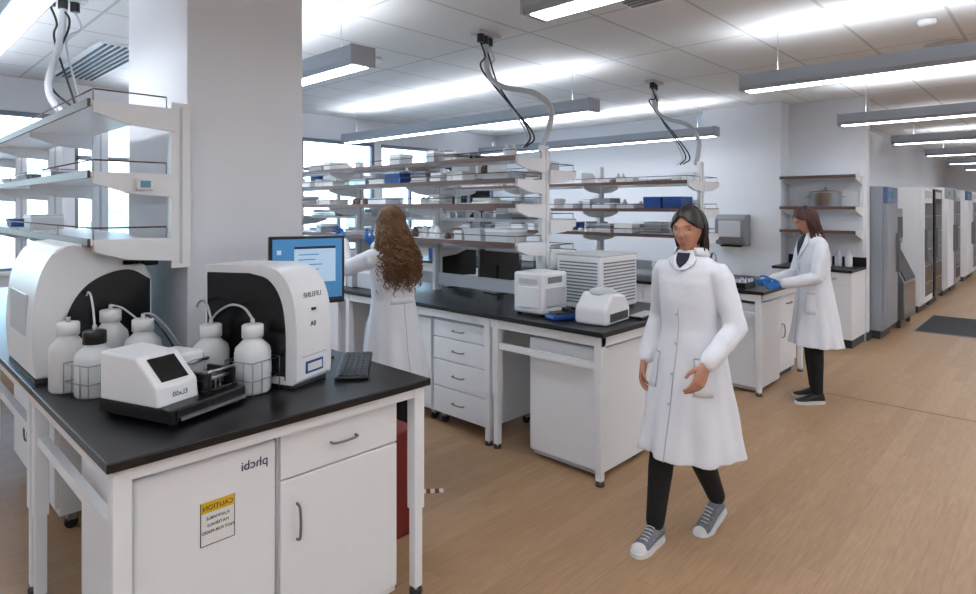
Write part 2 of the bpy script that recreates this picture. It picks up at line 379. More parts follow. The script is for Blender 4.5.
b=B('paper_towel_dispenser'); b.prism([(0,0),(-.18,.02),(-.22,.12),(-.22,.36),(-.17,.42),(0,.42)],-.2,.2,MGREY,'xz',.015); b.box(-.225,-.21,-.15,.15,.12,.34,LGREY,.01); b.box(-.19,-.09,-.13,.13,-.012,.01,BLACK); b.box(-.15,-.12,-.11,.11,-.08,0,PAPER)
b.done((8.3,3.28,1.12))

# ---------------------------------------------------------------- corridor appliances
def tall_fridge(name,x,w,h,m,mat2,style,y=1.62,d=.8):
    b=B(name); b.box(0,w,.05,d,.1,h,m,.01); b.box(.02,w-.02,.08,d-.02,.0,.1,DGREY)
    if style=='solid':
        b.box(.01,w-.01,0,.05,.15,h-.22,m,.008); b.box(.01,w-.01,0,.05,h-.21,h-.01,mat2,.008); b.box(w-.09,w-.06,-.04,0,.8,1.3,HANDLE,.005)
        b.box(.1,.3,-.004,.002,h-.15,h-.07,LCD)
    elif style=='glass':
        b.box(.01,w-.01,0,.05,.15,h-.02,mat2,.008); b.box(.07,w-.07,-.004,.01,.25,h-.25,GLOSSBLK); 
        for k in range(5): b.box(.08,w-.08,-.007,-.003,.45+k*.26,.465+k*.26,STEEL)
        b.box(.03,.055,-.04,0,.8,1.3,HANDLE,.005); b.box(.1,w-.1,-.006,.002,h-.17,h-.06,LGREY)
    return b.done((x,y,0))
SILV=mat('silver_paint',(160,166,174),.35,.5); BLG=mat('blue_grey_panel',(84,110,152),.4)
tall_fridge('laboratory_freezer',8.8,.62,1.9,SILV,BLG,'solid')
b=B('ice_machine'); b.box(0,.8,0,.75,.12,.62,STEEL,.01); b.prism([(0,.62),(.75,.62),(.75,1.12),(.22,1.12)],0,.8,STEEL,'yz',.01); b.prism([(-.01,.64),(.01,.64),(.215,1.08),(.19,1.08)],.06,.74,GLOSSBLK,'yz',.004)
b.box(.03,.77,.15,.75,1.12,1.62,STEEL,.01); b.box(.08,.72,.14,.16,1.2,1.5,DGREY,.006)
for x in (.06,.74):
    for y in (.08,.68): b.cyl((x,y,0),.025,.12,DGREY)
b.done((9.75,1.6,0))
tall_fridge('glass_door_refrigerator',11.4,.8,1.95,WHITE,WHITE,'glass')
tall_fridge('glass_door_refrigerator',12.4,.8,1.95,BLACK,BLACK,'glass')
tall_fridge('laboratory_freezer',13.9,.8,2.0,WHITE,SILV,'solid')
tall_fridge('glass_door_refrigerator',14.9,.8,2.0,SILV,SILV,'glass')
tall_fridge('laboratory_freezer',16.9,.8,2.0,WHITE,BLG,'solid')
tall_fridge('glass_door_refrigerator',17.9,.8,2.0,WHITE,WHITE,'glass')
b=B('floor_drain_mat'); b.box(0,1.6,0,1.0,0.0,.008,MGREY)
for k in range(26): b.box(.03+k*.06,.05+k*.06,.02,.98,.008,.014,DGREY)
b.done((9.7,.5,0))
b=B('floor_joint_strip'); b.box(5.93,5.945,-2.4,1.55,0.0002,.002,mat('strip',(130,102,78),.5)); b.done()

# ---------------------------------------------------------------- instruments on bench 1
T=.911
def pcr(name,loc,rz,w,d,h):
    b=B(name)
    outer=spline([(0.0,.03,0),(.0,.5*h,0),(.025,.78*h,0),(.09,.95*h,0),(.19,h,0)],6)
    outer=[(p.x,p.y) for p in outer]
    prof=[(.02,.012)]+outer+[(d,h*.985),(d,.012)]
    b.prism(prof,0.012,w-.012,INSTR,'yz',.008)
    for xa,xb in ((0,.018),(w-.018,w)): b.prism(prof,xa,xb,INSTR,'yz',.004)
    pin=[(.055,.05)]+[(p[0]+.055,p[1]*.93) for p in outer]+[(d-.02,h*.92),(d-.02,.05)]
    b.prism(pin,-.006,.003,GLOSSBLK,'yz',.002); b.prism(pin,w-.003,w+.006,GLOSSBLK,'yz',.002)
    b.box(.01,w-.01,.02,d-.01,0,.014,DGREY)
    b.box(w*.25,w*.75,-.003,.01,.05,.10,BLUE,.002); b.box(w*.3,w*.7,-.005,0,.06,.09,PAPER)
    b.box(w*.15,w*.85,-.002,.006,.12,.125,LGREY)
    b.box(w*.45,w*.55,-.001,.01,h*.62,h*.64,DGREY)
    return b.done(loc,rz)
o=pcr('thermal_cycler_instrument',(1.225,2.225,T),20,.215,.50,.49)
text('LIFELINE',o,(.10,.004,.36),.03,INK,rot=(90,0,0))
text('IIA',o,(.10,-.001,.24),.03,INKB)
b=B('laboratory_analyzer')
w=.60;h=.57
prof=[(p.x,p.y) for p in spline([(0,.02,0),(-.01,.2,0),(.01,.42,0),(.07,.545,0),(.15,h,0)],6)]
b.prism(prof+[(.3,h-.005),(.40,.50),(.44,.40),(.44,.015)],0,w,INSTR,'xz',.012)
pb=[(p.x,p.y) for p in spline([(.07,.03,0),(.09,.20,0),(.14,.34,0),(.22,.42,0),(.34,.45,0),(.43,.40,0)],5)]
b.prism(pb+[(.43,.03)],-.008,.004,GLOSSBLK,'xz',.002)
b.prism([(.438,.03),(.438,.38),(.446,.38),(.446,.03)],.03,w-.03,GLOSSBLK,'xz',.001)
b.box(.31,.47,.0,.22,.46,.5,BLACK,.01); b.box(.0,.43,.01,w-.01,0,.02,DGREY); b.box(-.012,.0,.12,w-.12,.18,.36,LGREY,.004)
b.done((.52,3.06,T),0)
def bottle(x,y,r=.075,h=.22,z=T,capm=WHITE,name='reagent_bottle'):
    b=B(name)
    b.rev([(r*.9,0),(r,.01),(r,h*.72),(r*.93,h*.82),(r*.62,h*.92),(r*.5,h*.97),(r*.5,h*1.0)],(0,0,0),HDPE)
    b.rev([(r*.6,h),(r*.6,h+.045),(r*.54,h+.05)],(0,0,0),capm,20)
    b.rev([(r*.12,h+.05),(r*.12,h+.07)],(0,0,0),LGREY,10)
    b.done((x,y,z))
BT=[(1.10,2.34,.069,.215),(1.02,2.545,.07,.2),(.655,2.74,.068,.2),(.60,2.89,.066,.22),(.85,2.82,.07,.21),(.77,2.975,.068,.24)]
for i,(x,y,r,h) in enumerate(BT): bottle(x,y,r,h,T+.0,BLACK if i==2 else WHITE)
def rack(x,y,r,rz=20):
    b=B('wire_bottle_rack')
    for z in (.06,.13): b.tube([(-r,-r,z),(r,-r,z),(r,r,z),(-r,r,z),(-r,-r,z)],.0025,STEEL,6)
    for k in range(4):
        t=-r+2*r*k/3
        for s in (-1,1): b.tube([(t,s*r,0.003),(t,s*r,.13)],.002,STEEL,6); b.tube([(s*r,t,0.003),(s*r,t,.13)],.002,STEEL,6)
    b.done((x,y,T),rz)
rack(1.10,2.34,.071); rack(.655,2.74,.072)
b=B('tubing')
def arc(p,q,hh,m=LGREY,r=.005):
    p=Vector(p);q=Vector(q);mid=(p+q)/2+Vector((0,0,hh)); b.tube(spline([p,(p*.8+q*.2)+Vector((0,0,hh*.75)),mid,(p*.2+q*.8)+Vector((0,0,hh*.6)),q],6),r,m,8)
arc((1.10,2.34,T+.285),(1.06,2.64,T+.25),.06); arc((1.02,2.545,T+.27),(1.03,2.72,T+.3),.05)
arc((.85,2.82,T+.28),(1.0,2.75,T+.02),.04,DGREY,.004); arc((.77,2.975,T+.31),(1.0,2.85,T+.01),.05,LGREY,.004); arc((.655,2.74,T+.27),(.7,3.05,T+.35),.06,LGREY,.004)
arc((.85,2.82,T+.28),(1.04,2.8,T+.01),.06,LGREY,.004)
b.done()
b=B('plate_washer_instrument')
b.box(0,.32,0,.36,.012,.06,BLACK,.005)
for x in (.03,.29):
    for y in (.03,.33): b.cyl((x,y,0),.015,.014,RUB)
b.prism([(.06,.055),(.07,.125),(.17,.215),(.355,.225),(.355,.055)],.0,.165,INSTR,'yz',.01)
b.prism([(.078,.137),(.083,.134),(.158,.202),(.153,.206)],.03,.135,GLOSSBLK,'yz',.001)
b.box(.165,.31,.2,.355,.055,.18,INSTR,.01); b.box(.18,.30,.19,.21,.08,.15,LGREY,.004)
b.box(.02,.15,-.004,.004,.02,.05,GLOSSBLK); b.box(.17,.31,.03,.15,.06,.075,GLOSSBLK,.003)
b.box(.175,.30,.05,.14,.10,.112,STEEL,.002); b.box(.175,.19,.03,.16,.06,.13,BLACK); b.box(.285,.30,.03,.16,.06,.13,BLACK)
b.tube([(.18,.04,.135),(.30,.04,.135)],.006,STEEL); b.tube([(.18,.17,.15),(.30,.17,.15)],.006,STEEL)
b.box(.03,.31,-.012,.0,.018,.03,STEEL)
for k in range(6): b.cyl((.19+k*.02,.08,.075),.007,.022,STEEL,seg=10)
o=b.done((.725,2.13,T),20)
text('ELx50',o,(.085,.060,.083),.024,INK)
def monitor(name,loc,rz,w=.42,h=.3,lift=.14,on=True):
    b=B(name); b.box(-.11,.11,-.08,.08,0,.012,BLACK,.004); b.box(-.03,.03,.01,.03,.01,lift+h/2,BLACK,.004)
    b.box(-w/2,w/2,-.02,.015,lift,lift+h,BLACK,.006); o=b.done(loc,rz)
    s=B('screen'); a,c=-w/2+.014,w/2-.014; z0,z1=lift+.018,lift+h-.014; W=c-a; H=z1-z0
    s.box(a,c,-.0225,-.0195,z0,z1,SCRB if on else GLOSSBLK)
    if on:
        s.box(a,c,-.0232,-.0222,z0,z0+.012,SCRD)
        s.box(a+W*.3,a+W*.9,-.0235,-.0222,z0+H*.3,z0+H*.88,SCRW); s.box(a+W*.3,a+W*.9,-.024,-.0233,z0+H*.84,z0+H*.88,SCRD)
        for k in range(5): s.box(a+W*.36,a+W*(.6+.05*(k%3)),-.024,-.0233,z0+H*(.42+.08*k),z0+H*(.435+.08*k),SCRB)
        for k in range(4): s.box(a+W*.06,a+W*.12,-.0235,-.0222,z0+H*(.25+.17*k),z0+H*(.32+.17*k),SCRW)
    s.done(parent=o); return o
monitor('computer_monitor',(1.52,2.66,T),-14,.36,.33,.26)
b=B('keyboard'); b.box(-.22,.22,-.07,.07,0,.014,BLACK,.004)
for r in range(5):
    for c in range(15): b.box(-.207+c*.0277,-.207+c*.0277+.023,-.06+r*.024,-.06+r*.024+.02,.013,.02,DGREY)
b.done((1.59,2.36,T),52)
b=B('desktop_computer'); b.box(-.05,.05,-.1,.1,0,.2,BLACK,.006); b.box(-.035,.035,-.104,-.1,.03,.17,GLOSSBLK); b.done((1.62,2.88,T),0)

# ---------------------------------------------------------------- bench 2 items
b=B('benchtop_incubator'); b.box(0,.27,0,.26,.015,.29,INSTR,.02,4); b.box(.03,.24,-.008,.004,.06,.19,LGREY,.006); b.box(-.008,.004,.03,.23,.05,.2,INSTR,.01); b.box(-.011,-.006,.05,.2,.215,.25,LGREY); b.box(.05,.2,-.004,.002,.22,.26,MGREY)
for x in (.03,.24):
    for y in (.03,.23): b.cyl((x,y,0),.015,.02,RUB)
b.done((3.14,2.5,T))
b=B('mini_centrifuge'); b.prism([(0,.0),(.34,0),(.34,.09),(.27,.17),(.1,.19),(.0,.1)],0,.22,INSTR,'xz',.02,4); b.rev([(.09,0),(.09,.015),(.06,.035),(.01,.04)],(.17,.11,.175),LGREY); b.box(.05,.3,-.004,.004,.02,.07,DGREY)
b.done((3.16,2.03,T),6)
b=B('vortex_mixer'); b.box(-.09,.09,-.06,.06,0,.035,BLUE,.012,3); b.box(-.07,.07,-.045,.045,.035,.048,DGREY,.006); b.cyl((.04,0,.045),.03,.025,BLACK); b.done((3.2,2.40,T),-20)
b=B('small_keyboard'); b.box(-.14,.14,-.05,.05,0,.015,BLACK,.004)
for r in range(4):
    for c in range(10): b.box(-.13+c*.026,-.11+c*.026,-.042+r*.022,-.024+r*.022,.014,.019,LGREY)
b.done((3.66,2.06,T),6)
b=B('benchtop_chiller'); b.box(0,.47,0,.38,.02,.385,INSTR,.012,3)
for k in range(13): 
    z=.06+k*.023
    b.box(.03,.44,-.005,.003,z,z+.01,MGREY); b.box(-.005,.003,.03,.35,z,z+.01,MGREY)
b.box(.02,.45,.02,.36,0,.02,DGREY); b.box(.0,.47,.0,.38,.383,.395,LGREY,.004); b.done((3.52,2.3,T))
monitor('computer_monitor',(3.85,4.1,T),160,.42,.28,.1,False); monitor('computer_monitor',(3.8,3.5,T),170,.42,.28,.1,False)

def supplies(name,xc,side,y0,y1,levels,gap,dens=.6):
    b=B(name); cols=[INSTR,LGREY,HDPE,WHITE,PAPER,MGREY,LGREY,WHITE,LGREY,INSTR,HDPE,STEEL]
    for z in levels:
        y=y0+.05
        while y<y1-.3:
            w=random.uniform(.08,.28)
            if random.random()<dens:
                m=random.choice(cols); hh=random.uniform(.05,gap); dd=random.uniform(.12,.24); xx=xc+side*.2
                k=random.random()
                if k<.4:
                    b.box(xx-dd/2,xx+dd/2,y,y+w,z+.001,z+hh,m,.006)
                    b.box(xx-dd/2-.004,xx+dd/2+.004,y-.004,y+w+.004,z+hh*.75,z+hh*.9,WHITE if m!=WHITE else LGREY)
                elif k<.6:
                    n=random.randint(2,4)
                    for q in range(n): b.box(xx-dd/2+.01*(q%2),xx+dd/2,y+.008*(q%2),y+w,z+.001+hh*q/n,z+hh*(q+.85)/n,random.choice([WHITE,LGREY,MGREY,PAPER]),.004)
                elif k<.8:
                    yy=y+.04
                    while yy<y+w: 
                        r=.03; b.rev([(r*.95,0),(r,.01),(r,hh*.65),(r*.5,hh*.8),(r*.5,hh*.95)],(xx+random.uniform(-.03,.03),yy,z+.001),random.choice([HDPE,LGREY,HDPE,INSTR,BROWN]),14); yy+=.075
                else:
                    b.prism([(xx-dd/2+.015,z+.001),(xx+dd/2-.015,z+.001),(xx+dd/2,z+hh*.8),(xx-dd/2,z+hh*.8)],y,y+w,random.choice([BLUE,LGREY,MGREY,LGREY]),'xz',.004)
                    b.box(xx-dd/2-.006,xx+dd/2+.006,y-.006,y+w+.006,z+hh*.78,z+hh*.86,LGREY)
            y+=w+random.uniform(.02,.12)
    b.done()
supplies('shelf_supplies',3.6,-1,2.9,6.6,(2.0,1.66),.13,.55); supplies('shelf_supplies',3.6,-1,2.9,6.6,(1.84,1.38),.12,.85); supplies('shelf_supplies',3.6,1,2.9,6.6,R2,.13,.85)
supplies('shelf_supplies',6.0,-1,3.3,6.6,L3,.14,.9); supplies('shelf_supplies',6.0,1,2.8,6.6,R3,.14,.85)
supplies('shelf_supplies',1.055,-1,3.8,6.6,(1.79,1.50),.1,.3)
supplies('countertop_supplies',3.45,-1,4.4,6.6,(.91,),.25,.8)
supplies('countertop_supplies',5.9,-1,2.8,6.6,(.91,),.3,.85)
b=B('storage_bin')
for y in (2.78,3.0): b.prism([(5.68,0),(5.92,0),(5.93,.12),(5.67,.12)],y,y+.2,BLUE,'xz',.006)
b.done((0,0,1.625))
b=B('sink_faucet'); b.cyl((0,0,0),.025,.03,STEEL); b.tube(spline([(0,0,.02),(0,0,.22),(-.05,-.04,.3),(-.12,-.1,.28),(-.13,-.11,.23)],6),.01,STEEL)
b.tube([(0,0,.06),(.05,.03,.08)],.007,STEEL); b.done((5.6,2.45,T))
b=B('sample_rack'); b.box(-.12,.12,-.06,.06,0,.05,BLACK,.004)
for i in range(6):
    for j in range(3): b.cyl((-.095+i*.038,-.035+j*.035,.05),.01,.03,random.choice([WHITE,LBLUE,LGREY]),seg=10)
b.done((5.6,2.14,T),0)
b=B('tray_of_vials'); b.box(-.15,.15,-.1,.1,0,.02,LGREY,.005)
for i in range(7):
    for j in range(4): b.cyl((-.12+i*.04,-.07+j*.045,.02),.013,.05,random.choice([HDPE,DGREY,LGREY]),seg=10)
b.done((6.1,2.05,T),0)
b=B('glassware_bottles')
for i in range(5): b.rev([(.04,0),(.042,.01),(.042,.13),(.015,.17),(.015,.2)],(0.0,i*.11,0),random.choice([LGREY,HDPE,BROWN]),16)
b.done((8.4,1.95,T))

# ---------------------------------------------------------------- service hoses
def hose(name,pts,r=.022):
    b=B(name); b.box(pts[0][0]-.12,pts[0][0]+.12,pts[0][1]-.05,pts[0][1]+.05,CH-.03,CH-.0005,LGREY,.004)
    b.tube(spline(pts,10),r,LGREY,12)
    for k in range(3):
        x=pts[0][0]-.08+k*.07; y=pts[0][1]+.02*(k-1)
        b.cyl((x,y,CH-.09),.028,.06,BLACK,seg=16)
        q=pts[1+(k%2)]; e=Vector(pts[-1])+Vector((.03*(k-1),.12+.05*k,0))
        b.tube(spline([(x,y,CH-.09),(x+.03,y-.02,CH-.2),(q[0]+.03*k-.02,q[1]+.03,q[2]),(e.x,e.y-.05,e.z+.12),tuple(e)],8),.007,(BLACK if k<2 else LGREY),8)
    return b.done()
hose('overhead_service_hose',[(3.43,3.3,2.98),(3.45,3.3,2.7),(3.5,3.2,2.58),(3.66,3.0,2.52),(3.74,2.9,2.4),(3.70,2.9,2.22),(3.62,2.9,2.1)])
hose('overhead_service_hose',[(6.0,3.25,2.98),(6.0,3.25,2.75),(6.0,3.15,2.6),(6.06,2.9,2.5),(6.1,2.8,2.35),(6.05,2.78,2.2),(6.0,2.78,2.08)])
hose('overhead_service_hose',[(.95,4.67,2.98),(.93,4.7,2.7),(.88,4.75,2.45),(.9,4.7,2.3),(.98,4.6,2.2),(1.04,4.55,2.12)])

# ---------------------------------------------------------------- people
def head_pt(v,off=0.0):
    x,y,z=v
    jaw=max(0,min(1,(0.1-z)/1.05)); jaw=jaw*jaw*(3-2*jaw)
    X=x*(.071+off)*(1-.34*jaw); Y=y*(.093+off); Z=z*(.112+off)
    if y<0: Y*=1-.3*jaw
    else: Y*=.93
    if y>0 and off==0:
        g=math.exp(-((x/.13)**2+((z+.18)/.10)**2)); Y+=.011*g
        g=math.exp(-((x/.09)**2+((z-.02)/.17)**2)); Y+=.007*g
        for s in (-1,1):
            g=math.exp(-(((x-s*.42)/.2)**2+((z-.06)/.11)**2)); Y-=.009*g
            g=math.exp(-(((x-s*.5)/.2)**2+((z+.2)/.2)**2)); Y+=.003*g
        Y+=.003*math.exp(-((z-.24)/.08)**2)
        Y+=.005*math.exp(-((x/.25)**2+((z+.47)/.09)**2)); Y-=.002*math.exp(-((x/.3)**2+((z+.63)/.06)**2)); Y+=.007*math.exp(-((x/.35)**2+((z+.82)/.16)**2))
    return Vector((X,Y,Z))
def make_head(parent,c,pitch,yaw,skin,hairm,fringe=.45):
    e=D.objects.new('head',None); C.collection.objects.link(e); e.parent=parent; e.location=c; e.rotation_euler=(math.radians(-pitch),0,math.radians(yaw))
    b=B('face'); t=bmesh.new(); bmesh.ops.create_uvsphere(t,u_segments=96,v_segments=64,radius=1)
    for v in t.verts: v.co=head_pt(v.co)
    b.add(t,skin,True)
    for s in (-1,1):
        b.sph((s*.029,.0585,.006),(.0125,.0115,.0085),EYEW); b.sph((s*.029,.0675,.006),(.0048,.003,.0048),IRIS)
        b.tube(spline([(s*.042,.0655,.007),(s*.036,.070,.0125),(s*.028,.0718,.0135),(s*.017,.0695,.008)],4),.0015,IRIS,6)
        b.tube(spline([(s*.046,.0705,.026),(s*.032,.0795,.030),(s*.014,.083,.026)],4),[.001]+[.002]*7+[.001],hairm,6)
        b.sph((s*.072,-.006,-.004),(.007,.016,.028),skin,14,10)
        b.sph((s*.008,.087,-.0235),(.0055,.007,.005),skin,10,8)
    b.tube(spline([(-.019,.0765,-.053),(-.008,.082,-.051),(0,.0825,-.0525),(.008,.082,-.051),(.019,.0765,-.053)],4),[.001]+[.0022]*15+[.001],LIP,8)
    b.tube(spline([(-.017,.0765,-.0545),(0,.0825,-.0575),(.017,.0765,-.0545)],6),[.001]+[.0030]*11+[.001],LIP,8)
    b.done(parent=e)
    b=B('hair_cap'); t=bmesh.new(); bmesh.ops.create_uvsphere(t,u_segments=96,v_segments=72,radius=1)
    def cut(q):
        if q.z<-.75: return True
        if q.y>.0:
            hl=fringe+.12-.55*abs(q.x)**1.3
            return q.z<hl and q.y>.10
        return q.y>-.2 and q.z<-.2
    dl=[f for f in t.faces if cut(f.calc_center_median())]
    bmesh.ops.delete(t,geom=dl,context='FACES')
    for v in t.verts:
        d=v.co.copy(); part=.006*math.exp(-(d.x/.07)**2)*max(0,d.z)
        v.co=head_pt(d,.011-part+.003*noise.noise(Vector((math.atan2(d.x,d.z+.001)*14,d.y*2,0))))
    b.add(t,hairm,True); o=b.done(parent=e); m=o.modifiers.new('thick','SOLIDIFY'); m.thickness=.008; m.offset=-1
    return e
def hair_mass(parent,c,L,w,hairm,seed=0,yb=-.05,back=.03):
    b=B('hair_mass'); rings=[]; N=64
    for i in range(36):
        t=i/35; z=.07-t*(L+.07); d=-z
        k=min(1,t*6)**.5*(1-.75*max(0,(t-.75)/.25)**1.5)
        rx=(.072+(w-.080)*min(1,max(0,d+.03)/.16))*k; ry=(.045+.1*(w-.08))*k; cy=yb-back*min(1,max(0,d)/.2)
        R=[]
        for j in range(N):
            a=2*math.pi*j/N; r=1+.10*math.sin(9*a+seed+z*30)+.08*math.sin(17*a+z*60+seed)+.15*noise.noise(Vector((a*4,z*40,seed)))
            R.append(Vector((c[0]+rx*r*math.cos(a),c[1]+cy+ry*r*math.sin(a),c[2]+z)))
        rings.append(R)
    b.loft(rings,hairm); return b.done(parent=parent)
def strands(parent,c,n,length,curl,hairm,width=1.0,thick=.005,amin=-115,amax=115,forward=0.0,pull=0.0,back=.03):
    cu=D.curves.new('hair_strands','CURVE'); cu.dimensions='3D'; cu.bevel_depth=thick; cu.bevel_resolution=1; cu.materials.append(hairm)
    for i in range(n):
        a=math.radians(random.uniform(amin,amax)); el0=random.uniform(15,88); L=length*random.uniform(.7,1.05); lay=random.uniform(-.3,1.0)
        ph=random.uniform(0,6.28); cr=curl*random.uniform(.5,1.5); wl=random.uniform(.04,.085); pts=[]
        N=60 if curl>.006 else 24
        a2=random.uniform(-.15,.15); w2=1+(width-1)*random.uniform(.2,1.15)
        for k in range(N):
            t=k/(N-1); s=t*L
            arc=.12
            if s<arc*(el0/90):
                el=math.radians(el0-90*s/arc)
                p=Vector((math.sin(a)*math.cos(el)*.084,-math.cos(a)*math.cos(el)*.105,math.sin(el)*.122))
            else:
                dn=s-arc*(el0/90); u=min(1,dn/.2)
                sp=(1+(w2-1)*u)*(1-pull*u); aa=a+a2*u
                p=Vector((math.sin(aa)*.084*sp*(1-.25*lay*min(1,dn/.1)),-math.cos(aa)*.105*(1+.25*(w2-1)*u)*(1-.3*lay*min(1,dn/.12))-back*min(1,dn/.22)+forward*u,-dn))
            om=s/wl*2*math.pi+ph if curl>.006 else t*7+ph
            p+=Vector((math.cos(om),math.sin(om),.4*math.sin(om*1.3)))*cr*min(1,.35+t*2)
            pts.append(p+Vector(c))
        sp=cu.splines.new('POLY'); sp.points.add(len(pts)-1)
        for q,p in zip(sp.points,pts): q.co=(p.x,p.y,p.z,1)
        for k in range(len(pts)): sp.points[k].radius=1-.6*max(0,(k/len(pts)-.7)/.3)
    o=D.objects.new('hair_strands',cu); C.collection.objects.link(o); o.parent=parent; return o
def remesh(o,vox,it=4):
    m=o.modifiers.new('r','REMESH'); m.mode='VOXEL'; m.voxel_size=vox; m.use_smooth_shade=True
    s=o.modifiers.new('s','SMOOTH'); s.iterations=it; s.factor=.5
def hand(parent,name,W,f,s,curl,m,spread=.0,scale=.92):
    W=Vector(W); f=Vector(f).normalized(); s=Vector(s); s=(s-f*s.dot(f)).normalized(); n=f.cross(s).normalized()*(1 if curl>=0 else -1)
    b=B(name)
    def P(a,bb,c): return W+(f*a+s*bb+n*c)*scale
    rings=[]
    for a,w,t in ((-.045,.026,.021),(-.01,.027,.019),(.02,.035,.018),(.055,.041,.0155),(.088,.041,.0125),(.097,.036,.009)):
        rings.append([P(a,math.cos(2*math.pi*k/20)*w,math.sin(2*math.pi*k/20)*t) for k in range(20)])
    b.loft(rings,m)
    for i,(so,L,ln) in enumerate(((.030,.074,.09),(.0105,.082,.094),(-.0095,.076,.091),(-.029,.06,.083))):
        ang=math.radians(8); pts=[P(ln-.02,so*.95,0),P(ln,so,0)]; a,c,bb=ln,0.0,so; sp=spread*(1.2-i*.8)
        for k,fr in enumerate((.45,.3,.25)):
            ang+=math.radians(abs(curl)*(0.8+.15*i)*(1 if k else .7))
            a+=math.cos(ang)*L*fr; c+=math.sin(ang)*L*fr; bb+=sp*L*fr; pts.append(P(a,bb,c))
        b.tube(pts,[.0092*scale,.0088*scale,.008*scale,.0074*scale,.0064*scale],m,10,True)
    b.tube([P(.015,.02,.004),P(.04,.043,.012),P(.066,.056,.022),P(.088,.054,.034)],[.013*scale,.0115*scale,.0098*scale,.008*scale],m,10,True)
    o=b.done(parent=parent); remesh(o,.0026,2); return o
def shoe(b,A,yaw,upper,toe,pitch=0,laces=True):
    b.M=Matrix.Translation(A)@Matrix.Rotation(math.radians(yaw),4,'Z')@Matrix.Rotation(math.radians(pitch),4,'X')
    out=[(-.06,.022),(-.045,.033),(0,.035),(.06,.038),(.11,.044),(.15,.042),(.175,.032),(.188,.014)]
    pr=[(x,y) for y,x in out]+[(-x,y) for y,x in out[::-1]]
    b.prism(pr,0,.026,SOLE,'xy',.004)
    rings=[]
    for y,w,h in ((-.058,.02,.05),(-.045,.031,.095),(-.01,.034,.105),(.03,.036,.092),(.07,.038,.07),(.11,.041,.054),(.15,.038,.045),(.176,.024,.036)):
        rings.append([Vector((math.cos(2*math.pi*k/20)*w,y,.018+(h-.018)*(.5+.5*math.sin(2*math.pi*k/20)))) for k in range(20)])
    b.loft(rings,upper)
    if toe: b.sph((0,.14,.026),(.041,.045,.026),SOLE)
    if laces:
        for k in range(5): b.tube([(-.02,.035+.016*k,.092-.009*k),(0,.037+.016*k,.097-.009*k),(.02,.035+.016*k,.092-.009*k)],.0025,SOLE,6)
    b.M=Matrix()
